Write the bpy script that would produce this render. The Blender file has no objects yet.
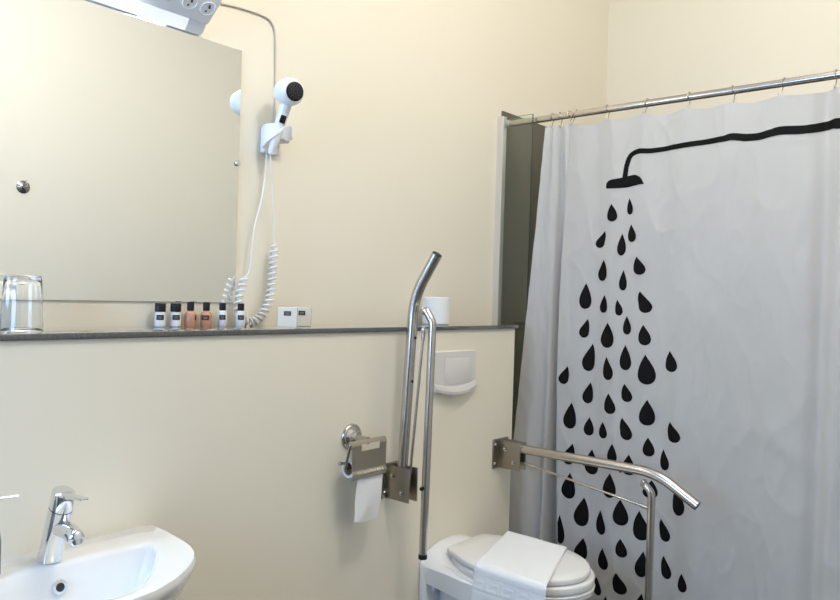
P_WIN, P_CEIL, P_MIR, P_SH, EXPO = 30.0, 53.0, 5.0, 14.0, 0.15
C_WIN, C_CEIL, C_MIR, C_SH = (.36, .60, 1.0), (1.0, .95, .885), (.8, .95, 1.0), (1.0, .94, .82)
W_STR, E_DIF, E_CEIL = 0.2, 0.45, 2.0
import bpy, bmesh, math, random
from mathutils import Vector, Matrix, noise
random.seed(7)
PI = math.pi
scene = bpy.context.scene
COL = scene.collection

# ------------------------------------------------------------------ materials
def new_mat(name):
    m = bpy.data.materials.new(name); m.use_nodes = True
    return m, m.node_tree, m.node_tree.nodes['Principled BSDF']

def simple(name, col, rough=0.5, metal=0.0, **kw):
    m, nt, b = new_mat(name)
    b.inputs['Base Color'].default_value = (*col, 1)
    b.inputs['Roughness'].default_value = rough
    b.inputs['Metallic'].default_value = metal
    for k, v in kw.items():
        b.inputs[k].default_value = v
    return m

def bump(nt, b, scale, strength, dist=0.002, detail=3, stretch=None):
    tc = nt.nodes.new('ShaderNodeTexCoord')
    n = nt.nodes.new('ShaderNodeTexNoise')
    n.inputs['Scale'].default_value = scale; n.inputs['Detail'].default_value = detail
    src = tc.outputs['Object']
    if stretch:
        mp = nt.nodes.new('ShaderNodeMapping'); mp.inputs['Scale'].default_value = stretch
        nt.links.new(src, mp.inputs['Vector']); src = mp.outputs['Vector']
    nt.links.new(src, n.inputs['Vector'])
    bp = nt.nodes.new('ShaderNodeBump')
    bp.inputs['Strength'].default_value = strength; bp.inputs['Distance'].default_value = dist
    nt.links.new(n.outputs['Fac'], bp.inputs['Height'])
    nt.links.new(bp.outputs['Normal'], b.inputs['Normal'])
    return n

def m_paint(name, col, rough=0.55):
    m, nt, b = new_mat(name)
    b.inputs['Roughness'].default_value = rough
    tc = nt.nodes.new('ShaderNodeTexCoord')
    n = nt.nodes.new('ShaderNodeTexNoise'); n.inputs['Scale'].default_value = 1.3; n.inputs['Detail'].default_value = 2
    nt.links.new(tc.outputs['Object'], n.inputs['Vector'])
    r = nt.nodes.new('ShaderNodeValToRGB')
    r.color_ramp.elements[0].position = 0.3; r.color_ramp.elements[1].position = 0.7
    r.color_ramp.elements[0].color = (*[c*0.985 for c in col], 1)
    r.color_ramp.elements[1].color = (*col, 1)
    nt.links.new(n.outputs['Fac'], r.inputs['Fac'])
    nt.links.new(r.outputs['Color'], b.inputs['Base Color'])
    n2 = nt.nodes.new('ShaderNodeTexNoise'); n2.inputs['Scale'].default_value = 160; n2.inputs['Detail'].default_value = 2
    nt.links.new(tc.outputs['Object'], n2.inputs['Vector'])
    bp = nt.nodes.new('ShaderNodeBump'); bp.inputs['Strength'].default_value = 0.08; bp.inputs['Distance'].default_value = 0.001
    nt.links.new(n2.outputs['Fac'], bp.inputs['Height']); nt.links.new(bp.outputs['Normal'], b.inputs['Normal'])
    return m

def m_speckle(name, dark, light, rough, scale=260):
    m, nt, b = new_mat(name)
    b.inputs['Roughness'].default_value = rough
    tc = nt.nodes.new('ShaderNodeTexCoord')
    n = nt.nodes.new('ShaderNodeTexNoise'); n.inputs['Scale'].default_value = scale; n.inputs['Detail'].default_value = 4
    n.inputs['Roughness'].default_value = 0.75
    nt.links.new(tc.outputs['Object'], n.inputs['Vector'])
    r = nt.nodes.new('ShaderNodeValToRGB')
    r.color_ramp.elements[0].position = 0.38; r.color_ramp.elements[1].position = 0.66
    r.color_ramp.elements[0].color = (*dark, 1); r.color_ramp.elements[1].color = (*light, 1)
    nt.links.new(n.outputs['Fac'], r.inputs['Fac']); nt.links.new(r.outputs['Color'], b.inputs['Base Color'])
    return m

def m_brushed(name, col, rough, stretch=(1, 1, 40)):
    m, nt, b = new_mat(name)
    b.inputs['Base Color'].default_value = (*col, 1)
    b.inputs['Metallic'].default_value = 1.0; b.inputs['Roughness'].default_value = rough
    bump(nt, b, 300, 0.02, 0.0004, 1)
    return m

def m_tile(name):
    m, nt, b = new_mat(name)
    b.inputs['Roughness'].default_value = 0.35
    tc = nt.nodes.new('ShaderNodeTexCoord')
    br = nt.nodes.new('ShaderNodeTexBrick')
    br.offset = 0.0
    br.inputs['Scale'].default_value = 1.0
    br.inputs['Brick Width'].default_value = 0.3; br.inputs['Row Height'].default_value = 0.3
    br.inputs['Mortar Size'].default_value = 0.003
    br.inputs['Color1'].default_value = (0.10, 0.098, 0.095, 1); br.inputs['Color2'].default_value = (0.12, 0.118, 0.115, 1)
    br.inputs['Mortar'].default_value = (0.3, 0.29, 0.28, 1)
    nt.links.new(tc.outputs['Object'], br.inputs['Vector']); nt.links.new(br.outputs['Color'], b.inputs['Base Color'])
    return m

def m_curtain(name):
    m, nt, b = new_mat(name)
    b.inputs['Base Color'].default_value = (0.80, 0.80, 0.80, 1)
    b.inputs['Roughness'].default_value = 0.55
    out = nt.nodes['Material Output']
    tr = nt.nodes.new('ShaderNodeBsdfTranslucent'); tr.inputs['Color'].default_value = (0.80, 0.80, 0.80, 1)
    mx = nt.nodes.new('ShaderNodeMixShader'); mx.inputs['Fac'].default_value = 0.42
    nt.links.new(b.outputs['BSDF'], mx.inputs[1]); nt.links.new(tr.outputs['BSDF'], mx.inputs[2])
    nt.links.new(mx.outputs['Shader'], out.inputs['Surface'])
    tc = nt.nodes.new('ShaderNodeTexCoord')
    mp = nt.nodes.new('ShaderNodeMapping'); mp.inputs['Scale'].default_value = (1, 1, 0.5); mp.inputs['Rotation'].default_value = (0.25, 0, 0)
    nt.links.new(tc.outputs['Object'], mp.inputs['Vector'])
    n = nt.nodes.new('ShaderNodeTexNoise'); n.inputs['Scale'].default_value = 4.5; n.inputs['Detail'].default_value = 4
    n.noise_type = 'RIDGED_MULTIFRACTAL'; n.inputs['Distortion'].default_value = 0.7; n.inputs['Roughness'].default_value = 0.45
    nt.links.new(mp.outputs['Vector'], n.inputs['Vector'])
    w = nt.nodes.new('ShaderNodeTexNoise'); w.inputs['Scale'].default_value = 1100; w.inputs['Detail'].default_value = 1
    nt.links.new(tc.outputs['Object'], w.inputs['Vector'])
    b1 = nt.nodes.new('ShaderNodeBump'); b1.inputs['Strength'].default_value = 0.8; b1.inputs['Distance'].default_value = 0.022
    nt.links.new(n.outputs['Fac'], b1.inputs['Height'])
    b2 = nt.nodes.new('ShaderNodeBump'); b2.inputs['Strength'].default_value = 0.10; b2.inputs['Distance'].default_value = 0.0006
    nt.links.new(w.outputs['Fac'], b2.inputs['Height']); nt.links.new(b1.outputs['Normal'], b2.inputs['Normal'])
    nt.links.new(b2.outputs['Normal'], b.inputs['Normal']); nt.links.new(b2.outputs['Normal'], tr.inputs['Normal'])
    return m

def m_towel(name):
    m, nt, b = new_mat(name)
    b.inputs['Base Color'].default_value = (0.86, 0.86, 0.86, 1); b.inputs['Roughness'].default_value = 0.95
    b.inputs['Sheen Weight'].default_value = 0.3
    bump(nt, b, 420, 0.55, 0.0018, 2)
    return m

def m_glass(name, col=(1, 1, 1), ior=1.45, rough=0.0):
    m, nt, b = new_mat(name)
    b.inputs['Base Color'].default_value = (*col, 1); b.inputs['Roughness'].default_value = rough
    b.inputs['Transmission Weight'].default_value = 1.0; b.inputs['IOR'].default_value = ior
    return m

def m_emit(name, col, s):
    m, nt, b = new_mat(name)
    b.inputs['Base Color'].default_value = (0.9, 0.9, 0.9, 1)
    b.inputs['Emission Color'].default_value = (*col, 1); b.inputs['Emission Strength'].default_value = s
    return m

CREAM = (0.85, 0.79, 0.65)
M = dict(
    wall=m_paint('cream_wall_paint', CREAM),
    half=m_paint('cream_half_wall_paint', CREAM),
    pale=m_paint('pale_wall_paint', (0.87, 0.85, 0.79)),
    slate=m_paint('low_bounce_wall_paint', (0.17, 0.20, 0.26)),
    ceil=m_paint('white_ceiling_paint', (0.86, 0.85, 0.82)),
    floor=m_tile('grey_floor_tile'),
    shelf=m_speckle('grey_stone_shelf', (0.045, 0.045, 0.044), (0.13, 0.13, 0.125), 0.07, 420),
    panel=m_speckle('dark_stone_panel', (0.062, 0.057, 0.042), (0.17, 0.155, 0.115), 0.45, 330),
    steel=m_brushed('brushed_steel', (0.58, 0.53, 0.48), 0.24),
    steel_flap=simple('satin_steel_flap', (0.42, 0.38, 0.31), 0.38, 1.0),
    steel_dark=m_brushed('satin_steel_plate', (0.36, 0.32, 0.265), 0.30),
    chrome=simple('chrome', (0.80, 0.81, 0.83), 0.07, 1.0),
    holder=simple('worn_chrome', (0.50, 0.48, 0.44), 0.18, 1.0),
    alu=simple('pale_aluminium', (0.72, 0.71, 0.69), 0.38, 0.7),
    ceramic=simple('white_ceramic', (0.86, 0.86, 0.85), 0.08, 0.0, **{'Coat Weight': 0.5, 'Coat Roughness': 0.03}),
    lid=simple('white_seat_plastic', (0.83, 0.82, 0.79), 0.18),
    plastic=simple('white_plastic', (0.88, 0.88, 0.88), 0.28),
    plate=simple('off_white_plate_plastic', (0.74, 0.72, 0.69), 0.35),
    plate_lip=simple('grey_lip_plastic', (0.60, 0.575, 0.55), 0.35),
    grey_plastic=simple('light_grey_plastic', (0.62, 0.62, 0.63), 0.35),
    diffuser=m_emit('lamp_diffuser', (0.93, 0.96, 1.0), E_DIF),
    black=simple('black_plastic', (0.008, 0.008, 0.009), 0.4, 0.0, **{'Specular IOR Level': 0.3}),
    ink=simple('black_curtain_print', (0.006, 0.006, 0.006), 0.7, 0.0, **{'Specular IOR Level': 0.15}),
    curtain=m_curtain('white_curtain_fabric'),
    towel=m_towel('white_terry'),
    paper=simple('white_tissue_paper', (0.86, 0.86, 0.85), 0.9),
    core=simple('brown_cardboard_core', (0.42, 0.33, 0.24), 0.9),
    mirror=simple('mirror_silvering', (0.96, 0.97, 0.945), 0.0, 1.0),
    mirror_edge=simple('mirror_glass_edge', (0.72, 0.73, 0.66), 0.3),
    glass=m_glass('clear_glass', (1, 1, 1)),
    pane=m_glass('greenish_shower_glass', (0.90, 0.97, 0.92)),
    pane_edge=simple('green_glass_edge', (0.035, 0.07, 0.05), 0.15),
    bottle_white=simple('milky_bottle', (0.80, 0.79, 0.80), 0.25, 0.0, **{'Subsurface Weight': 0.1}),
    bottle_orange=simple('orange_shampoo_bottle', (0.86, 0.46, 0.31), 0.15, 0.0, **{'Transmission Weight': 0.45}),
    label=simple('dark_label', (0.03, 0.03, 0.032), 0.5),
    label_red=simple('dark_red_label', (0.09, 0.022, 0.018), 0.5),
    label_ink=simple('pale_label_print', (0.35, 0.34, 0.33), 0.6),
    carton=simple('cream_carton', (0.80, 0.76, 0.66), 0.7),
    carton_shade_side=simple('shaded_carton_side', (0.34, 0.28, 0.20), 0.8),
    wire=simple('white_wire', (0.80, 0.79, 0.77), 0.4),
    wire_grey=simple('beige_wire', (0.60, 0.56, 0.50), 0.5),
    hole=simple('dark_hole', (0.02, 0.02, 0.02), 0.6),
    pin=simple('red_brown_socket_pin', (0.16, 0.035, 0.03), 0.4),
    grey_bottle=simple('blue_grey_dispenser', (0.16, 0.19, 0.24), 0.2),
    lampglass=m_emit('ceiling_lamp_glass', (1.0, 0.90, 0.76), E_CEIL),
    frame=simple('white_window_frame', (0.82, 0.82, 0.81), 0.35),
    door=simple('white_door_paint', (0.78, 0.77, 0.74), 0.4),
)

sb = M['shelf'].node_tree.nodes['Principled BSDF']; sb.inputs['Coat Weight'].default_value = 1.0; sb.inputs['Coat Roughness'].default_value = 0.04; sb.inputs['Coat IOR'].default_value = 1.6
# ------------------------------------------------------------------ object helpers
ORIGIN = {}
def origin_of(o):
    while o is not None and o.name not in ORIGIN:
        o = o.parent
    return ORIGIN[o.name] if o is not None else Vector((0, 0, 0))

def obj(name, bm, mats, parent=None, smooth=True, angle=35, label=None):
    """link a bmesh given in world coordinates as ONE mesh object"""
    off = origin_of(parent) if parent else Vector((0, 0, 0))
    bmesh.ops.recalc_face_normals(bm, faces=bm.faces)
    if off.length: bmesh.ops.translate(bm, verts=bm.verts, vec=-off)
    me = bpy.data.meshes.new(name); bm.to_mesh(me); bm.free()
    o = bpy.data.objects.new(name, me); COL.objects.link(o)
    for m in (mats if isinstance(mats, (list, tuple)) else [mats]): me.materials.append(m)
    if smooth:
        for p in me.polygons: p.use_smooth = True
        me.set_sharp_from_angle(angle=math.radians(angle))
    if parent: o.parent = parent
    if label: o['label'] = label
    return o

def rebase(o, loc):
    """put a single-mesh thing's origin at its base"""
    v = Vector(loc); o.data.transform(Matrix.Translation(-v)); o.location = v

def tag(o, label, cat, group=None):
    o['label'] = label; o['category'] = cat
    if group: o['group'] = group
    return o

def thing(name, loc, label, cat, group=None):
    o = bpy.data.objects.new(name, None); COL.objects.link(o)
    o.location = loc; o.empty_display_size = 0.05
    ORIGIN[o.name] = Vector(loc)
    return tag(o, label, cat, group)

def struct(name, bm, mats, smooth=False):
    o = obj(name, bm, mats, None, smooth); o['kind'] = 'structure'
    return o

def B(): return bmesh.new()

def box(bm, x0, x1, y0, y1, z0, z1, bev=0.0, seg=2, mi=0, mat=None):
    pre = set(bm.faces)
    vs = [bm.verts.new((x, y, z)) for x in (x0, x1) for y in (y0, y1) for z in (z0, z1)]
    q = [(0, 1, 3, 2), (4, 6, 7, 5), (0, 4, 5, 1), (2, 3, 7, 6), (0, 2, 6, 4), (1, 5, 7, 3)]
    fs = [bm.faces.new([vs[i] for i in a]) for a in q]
    bmesh.ops.recalc_face_normals(bm, faces=fs)
    if bev > 0:
        es = list({e for f in fs for e in f.edges})
        bmesh.ops.bevel(bm, geom=es, offset=bev, segments=seg, profile=0.5, affect='EDGES')
    new = [f for f in bm.faces if f not in pre]
    for f in new: f.material_index = mi
    if mat is not None:
        bmesh.ops.transform(bm, matrix=mat, verts=list({v for f in new for v in f.verts}))
    return new

def loft(bm, rings, caps=(True, True), closed=True, mi=0):
    R = [[bm.verts.new(p) for p in r] for r in rings]
    n = len(R[0]); fs = []
    for a, b in zip(R, R[1:]):
        for i in range(n if closed else n - 1):
            j = (i + 1) % n
            fs.append(bm.faces.new((a[i], a[j], b[j], b[i])))
    if caps[0]: fs.append(bm.faces.new(R[0]))
    if caps[1]: fs.append(bm.faces.new(R[-1]))
    for f in fs: f.material_index = mi
    return fs

def frame_axes(d):
    d = Vector(d).normalized()
    a = Vector((0, 0, 1)) if abs(d.z) < 0.9 else Vector((1, 0, 0))
    u = a.cross(d).normalized(); v = d.cross(u).normalized()
    return u, v

def tube(bm, pts, r, n=14, caps=True, mi=0):
    pts = [Vector(p) for p in pts]
    rs = r if isinstance(r, (list, tuple)) else [r] * len(pts)
    tang = []
    for i in range(len(pts)):
        a = pts[max(i - 1, 0)]; b = pts[min(i + 1, len(pts) - 1)]
        tang.append((b - a).normalized())
    u, v = frame_axes(tang[0]); rings = []
    for i, p in enumerate(pts):
        if i:
            q = tang[i - 1].rotation_difference(tang[i]); u = q @ u
            u = (u - tang[i] * u.dot(tang[i])).normalized()
        v = tang[i].cross(u).normalized()
        rings.append([p + (u * math.cos(2 * PI * k / n) + v * math.sin(2 * PI * k / n)) * rs[i] for k in range(n)])
    return loft(bm, rings, (caps, caps), True, mi)

def lathe(bm, prof, org, axis=(0, 0, 1), n=28, mi=0, caps=(True, True), sx=1.0, sy=1.0, up=None):
    """prof = [(radius, height along the axis)]"""
    ax = Vector(axis).normalized(); u, v = frame_axes(ax)
    o = Vector(org)
    rings = [[o + ax * h + (u * math.cos(2 * PI * k / n) * sx + v * math.sin(2 * PI * k / n) * sy) * max(r, 1e-5) for k in range(n)] for r, h in prof]
    return loft(bm, rings, caps, True, mi)

def disc_ring(bm, org, axis, r0, r1, h, n=28, mi=0):
    """flat annulus of thickness h"""
    lathe_prof = [(r0, 0), (r1, 0), (r1, h), (r0, h), (r0, 0)]
    return lathe(bm, lathe_prof, org, axis, n, mi, (False, False))

def prism(bm, outline, z0, z1, fn=None, mi=0, bev=0.0):
    """outline = [(a,b)], extruded z0..z1 ; fn maps (a,b,z)->world"""
    fn = fn or (lambda a, b, z: (a, b, z))
    return loft(bm, [[fn(a, b, z) for a, b in outline] for z in (z0, z1)], (True, True), True, mi)

def smooth_path(pts, k=10):
    """Catmull-Rom through the points"""
    P = [Vector(p) for p in pts]; P = [P[0] * 2 - P[1]] + P + [P[-1] * 2 - P[-2]]
    out = []
    for i in range(1, len(P) - 2):
        for s in range(k):
            t = s / k; a, b, c, d = P[i - 1], P[i], P[i + 1], P[i + 2]
            out.append(0.5 * ((2 * b) + (c - a) * t + (2 * a - 5 * b + 4 * c - d) * t * t + (3 * b - a - 3 * c + d) * t ** 3))
    out.append(P[-2]); return out

def fillet(pts, rad, k=8):
    """polyline with rounded corners"""
    P = [Vector(p) for p in pts]; out = [P[0]]
    for i in range(1, len(P) - 1):
        a = (P[i - 1] - P[i]); b = (P[i + 1] - P[i])
        ang = a.angle(b); t = min(rad / math.tan(ang / 2), a.length * 0.49, b.length * 0.49)
        p0 = P[i] + a.normalized() * t; p2 = P[i] + b.normalized() * t
        for s in range(k + 1):
            q = s / k
            out.append(p0 * (1 - q) ** 2 + P[i] * 2 * q * (1 - q) + p2 * q * q)
    out.append(P[-1]); return out

def resample(pl, n, closed=True):
    P = [Vector(p) for p in pl]
    if closed: P = P + [P[0]]
    L = [0]
    for a, b in zip(P, P[1:]): L.append(L[-1] + (b - a).length)
    out = []; j = 0
    for i in range(n):
        t = L[-1] * i / (n if closed else n - 1)
        while j < len(L) - 2 and L[j + 1] < t: j += 1
        s = (t - L[j]) / max(L[j + 1] - L[j], 1e-9)
        out.append(P[j].lerp(P[j + 1], s))
    return out

# ------------------------------------------------------------------ the setting
WY = 1.82          # main wall
HY = 1.60          # face of the half wall
WXR = 3.57         # right wall
XL, YF, ZC = -0.9, -1.25, 3.40
SH = 1.2095         # shelf top

b = B(); box(b, XL - 0.1, WXR + 0.1, WY, WY + 0.1, 0, ZC); struct('wall_back', b, M['wall'])
b = B(); box(b, WXR, WXR + 0.1, YF, WY, 0, ZC); struct('wall_right', b, M['wall'])
b = B(); box(b, XL - 0.1, WXR + 0.1, YF - 0.1, YF, 0, ZC); struct('wall_front', b, M['pale'])
WZ0, WZ1, WA, WB = 0.95, 2.05, 0.70, 1.50   # window opening in the left wall
b = B()
box(b, XL - 0.1, XL, YF, WA, 0, ZC); box(b, XL - 0.1, XL, WB, WY, 0, ZC)
box(b, XL - 0.1, XL, WA, WB, 0, WZ0); box(b, XL - 0.1, XL, WA, WB, WZ1, ZC)
struct('wall_left', b, M['slate'])  # unseen wall, colour made dark and bluish to cut bounce onto the curtain
b = B(); box(b, XL - 0.1, WXR + 0.1, YF - 0.1, WY + 0.1, -0.1, 0); struct('floor', b, M['floor'])
b = B(); box(b, XL - 0.1, WXR + 0.1, YF - 0.1, WY + 0.1, ZC, ZC + 0.1); struct('ceiling', b, M['ceil'])
b = B(); box(b, XL, 2.445, HY, WY, 0, 1.1955); struct('wall_half', b, M['half'])
# window frame and sill
b = B()
for y0, y1, z0, z1 in ((WA, WA + .05, WZ0, WZ1), (WB - .05, WB, WZ0, WZ1), (WA + .05, WB - .05, WZ0, WZ0 + .05), (WA + .05, WB - .05, WZ1 - .05, WZ1), ((WA + WB) / 2 - .03, (WA + WB) / 2 + .03, WZ0 + .05, WZ1 - .05)):
    box(b, XL - 0.08, XL - 0.03, y0, y1, z0, z1, 0.004)
struct('window_1', b, M['frame'])
# dark stone cladding of the shower
b = B(); box(b, 2.628, WXR - 0.008, WY - 0.008, WY, 0, 2.103); struct('trim_1', b, M['panel'])
b = B(); box(b, WXR - 0.008, WXR, 0.2, WY, 0, 2.105); struct('trim_2', b, M['panel'])

# ------------------------------------------------------------------ shelf
b = B(); box(b, XL, 2.458, 1.592, WY, 1.1955, SH, 0.0015)
t = obj('stone_shelf', b, M['shelf']); rebase(t, (0.8, 1.7, 1.1955))
tag(t, 'long dark grey speckled stone shelf capping the half wall below the mirror', 'shelf')
# ------------------------------------------------------------------ mirror
t = thing('wall_mirror', (0.67, WY, 1.27), 'large frameless wall mirror above the stone shelf', 'mirror')
b = B(); box(b, 0.04, 1.303, 1.8145, WY, 1.274, 2.003, 0.001, 1)
for f in b.faces: f.material_index = 0 if (f.normal.y < -0.9 and f.calc_area() > .1) else 1
g = obj('mirror_glass', b, [M['mirror'], M['mirror_edge']], t, False)
for zc in (1.677,):
    b = B(); lathe(b, [(.0095, 0), (.0095, .005), (.007, .008), (0.0005, .009)], (1.297, 1.816, zc), (0, -1, 0), 20)
    obj('mirror_clip', b, M['chrome'], t, label='small round chrome mirror clip')

# ------------------------------------------------------------------ mirror lamp with sockets
t = thing('mirror_lamp', (0.67, WY, 2.01), 'white mirror lamp with sockets in its sloping face above the mirror', 'lamp')
XR_, XL_ = 1.164, 0.18
prof = [(WY, 2.004), (1.806, 2.004), (1.783, 2.031), (1.7765, 2.0275), (1.772, 2.030), (1.712, 2.077), (1.706, 2.087), (1.706, 2.165), (1.714, 2.175), (WY, 2.175)]
def body_ring(x, s=1.0):
    cy, cz = 1.79, 2.07
    return [(x, WY if abs(y - WY) < 1e-6 else cy + (y - cy) * s, cz + (z - cz) * s) for y, z in prof]
b = B()
loft(b, [body_ring(XL_, .9), body_ring(XL_ + .012), body_ring(XR_ - .014), body_ring(XR_ - .004, .97), body_ring(XR_, .9)])
body = obj('lamp_body', b, M['plastic'], t, True, 30)
b = B()  # glowing diffuser strip under the lip
for x0, x1 in ((0.20, 1.11),):
    loft(b, [[(x, 1.8055, 2.0034), (x, 1.7830, 2.0298), (x, 1.7850, 2.0325), (x, 1.809, 2.006)] for x in (x0, x1)])
obj('diffuser', b, M['diffuser'], t, False, label='glowing cool white diffuser strip')
# sloping socket face: through (1.752,2.046) and (1.722,2.095)
ctr = Vector((0, 1.7405, 2.0563)); sl = Vector((0, -.062, .045)).normalized(); nn = Vector((0, -.045, -.062)).normalized()
for xc, nm in ((1.136, 'socket'), (1.083, 'socket')):
    o0 = Vector((xc, ctr.y, ctr.z)) + nn * 0.0005
    b = B()
    lathe(b, [(.0215, -.002), (.0215, .0018), (.0205, .003), (.0190, .003), (.0182, .001), (.0182, .0004), (.001, .0004)], o0, nn, 32)
    s = obj('socket', b, M['plastic'], t)
    for k in (-1, 1):
        b = B()
        c = o0 + (sl * .95 * k + Vector((.12 * k, 0, 0))) * .0095 + nn * .0006
        lathe(b, [(.0028, -.002), (.0028, .0008), (.0004, .0008)], c, nn, 14)
        obj('socket_hole', b, M['hole'], s, label='dark socket hole')
    b = B()
    c = o0 + nn * .001 + sl * .004
    lathe(b, [(.0030, -.001), (.0030, .0014), (.0004, .0016)], c + Vector((.003, 0, 0)), nn, 12)
    obj('socket_screw', b, M['pin'], s, label='reddish screw in the middle of the socket')
b = B()
o0 = Vector((1.000, ctr.y, ctr.z)) + nn * .002
uq = Vector((1, 0, 0))
R4 = Matrix.Identity(4)
for i in range(3): R4[i][0] = uq[i]; R4[i][1] = sl[i]; R4[i][2] = nn[i]; R4[i][3] = o0[i]
box(b, -.032, .032, -.018, .018, -.004, .003, .0015, 2, 0, R4)
obj('lamp_switch', b, M['frame'], t)
b = B()
box(b, -.026, .026, -.016, .016, -.004, .0034, .001, 1, 0, Matrix.Translation(Vector((-.17, 0, 0))) @ R4)
obj('type_plate', b, M['frame'], t)

# ------------------------------------------------------------------ beige lead from the lamp to the dryer
b = B()
tube(b, smooth_path([(1.15, 1.812, 2.108), (1.229, 1.816, 2.116), (1.29, 1.816, 2.123), (1.332, 1.816, 2.125), (1.376, 1.816, 2.125), (1.400, 1.816, 2.119), (1.418, 1.816, 2.095), (1.423, 1.816, 2.05), (1.426, 1.816, 1.95), (1.428, 1.816, 1.86), (1.424, 1.816, 1.785)], 8), .0026, 10)
t = obj('wall_lead', b, M['wire_grey']); rebase(t, (1.423, 1.815, 1.775))
tag(t, 'thin beige electric lead running from the mirror lamp down to the hair dryer', 'cable')

# ------------------------------------------------------------------ hair dryer in its holder
t = thing('dryer_holder', (1.39, WY, 1.74), 'white plastic wall holder cradling the hair dryer', 'holder')
b = B()
box(b, 1.378, 1.438, 1.800, WY, 1.720, 1.800, .006, 3)
obj('holder_back', b, M['plastic'], t)
b = B()   # curved cradle, open to the front right
cx, cy = 1.401, 1.768
def arc_band(bm, a0, a1, ra, rb, zlo, zhi, n=22, taper=0.0):
    rings = []
    for i in range(n + 1):
        q = i / n; a = a0 + (a1 - a0) * q
        ca, sa = math.cos(a), math.sin(a)
        e = 1 - min(1, min(q, 1 - q) * 9)
        zl = zlo + (zhi - zlo) * taper * (max(0, (q - .35) / .65) ** 1.3) + .006 * e * e; zh = zhi - .006 * e * e
        rings.append([(cx + ra * ca, cy + ra * sa, zl), (cx + rb * ca, cy + rb * sa, zl), (cx + rb * ca, cy + rb * sa, zh), (cx + ra * ca, cy + ra * sa, zh)])
    loft(bm, rings)
arc_band(b, math.radians(92), math.radians(258), .036, .041, 1.732, 1.797, 30, 0.72)
obj('holder_wing', b, M['plastic'], t)
b = B(); arc_band(b, math.radians(95), math.radians(-22), .044, .049, 1.765, 1.806, 18, 0.0)
obj('holder_wing', b, M['plastic'], t)
b = B(); arc_band(b, math.radians(60), math.radians(-8), .024, .0438, 1.755, 1.766, 14, 0.0)
obj('holder_hook', b, M['grey_plastic'], t)

t = thing('hair_dryer', (1.36, 1.74, 1.70), 'white hair dryer with black round grille hanging in its wall holder', 'hair dryer')
hc = Vector((1.394, 1.712, 1.888))
ax = Vector((-0.20, -1.0, -0.16)).normalized()
b = B()
prof = [(.018, -.058), (.022, -.056), (.026, -.048), (.031, -.036), (.0365, -.022), (.0395, -.006), (.0395, .008), (.0375, .022), (.034, .031), (.0305, .036), (.0285, .0365)]
lathe(b, prof, hc, ax, 40)
hd = obj('dryer_head', b, M['plastic'], t)
b = B(); lathe(b, [(.0272, .030), (.0272, .0385), (.0245, .0400), (.001, .0403)], hc, ax, 32)
u_, v_ = frame_axes(ax)
for r_, k_ in ((.0065, 5), (.0135, 9), (.020, 14)):
    for i in range(k_):
        a = 2 * PI * i / k_
        c = hc + ax * .0402 + (u_ * math.cos(a) + v_ * math.sin(a)) * r_
        lathe(b, [(.0016, 0), (.0012, .0008), (.0002, .001)], c, ax, 8, 1)
obj('intake_grille', b, [M['black'], simple('grey_grille_studs', (.22, .22, .24), .25, .6)], t, label='round black intake grille')
b = B()
h0 = Vector((1.397, 1.722, 1.862)); h1 = Vector((1.378, 1.768, 1.712))
N = 14; pts = [h0.lerp(h1, i / N) for i in range(N + 1)]
rad = [.017, .0168, .0165, .0163, .0160, .0158, .0155, .015, .0145, .014, .0132, .0122, .011, .0095, .007]
tube(b, pts, rad, 22)
obj('dryer_handle', b, M['plastic'], t)
hd_dir = (h1 - h0).normalized()
p = h0.lerp(h1, .33); nrm = (Vector((-.35, -1, 0)) - hd_dir * Vector((-.35, -1, 0)).dot(hd_dir)).normalized(); sd = hd_dir.cross(nrm)
R4 = Matrix.Identity(4)
c0 = p + nrm * .0155
for i in range(3): R4[i][0] = sd[i]; R4[i][1] = hd_dir[i]; R4[i][2] = nrm[i]; R4[i][3] = c0[i]
b = B(); box(b, -.0085, .0085, -.0115, .0115, -.004, .002, .0015, 2, 0, R4); obj('dryer_switch', b, M['black'], t, label='black rocker switch')
# lead: two straight runs and one coiled loop resting on the shelf
b = B()
lead = smooth_path([h1 + Vector((0, 0, .004)), (1.386, 1.772, 1.66), (1.400, 1.778, 1.59), (1.410, 1.782, 1.525), (1.418, 1.785, 1.452)], 8)
tube(b, lead, .0022, 8)
A_ = [(1.418, 1.785, 1.452), (1.415, 1.785, 1.42), (1.413, 1.785, 1.375), (1.410, 1.785, 1.325), (1.400, 1.785, 1.278), (1.381, 1.785, 1.245), (1.352, 1.784, 1.2235), (1.322, 1.783, 1.2225), (1.298, 1.784, 1.240), (1.293, 1.785, 1.272), (1.300, 1.786, 1.308), (1.316, 1.787, 1.350)]
path = smooth_path(A_, 24)
L = [0]
for a, c in zip(path, path[1:]): L.append(L[-1] + (c - a).length)
dense = resample(path, 900, False)
hel = []; turns = L[-1] / 0.0165
u = Vector((1, 0, 0))
for i, p_ in enumerate(dense):
    tg = (dense[min(i + 1, 899)] - dense[max(i - 1, 0)]).normalized()
    u = (u - tg * u.dot(tg)).normalized(); v = tg.cross(u)
    q = i / 899; a = 2 * PI * turns * q
    e = min(1, q * 40, (1 - q) * 40)
    hel.append(p_ + (u * math.cos(a) + v * math.sin(a)) * .0100 * e)
tube(b, hel, .0036, 8)
tube(b, smooth_path([(1.316, 1.787, 1.350), (1.328, 1.787, 1.362), (1.333, 1.786, 1.385), (1.336, 1.786, 1.43), (1.345, 1.787, 1.50), (1.369, 1.79, 1.58), (1.386, 1.798, 1.66), (1.394, 1.806, 1.725)], 8), .0024, 8)
obj('coiled_lead', b, M['wire'], t, label='white coiled lead looping down to the shelf')

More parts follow.
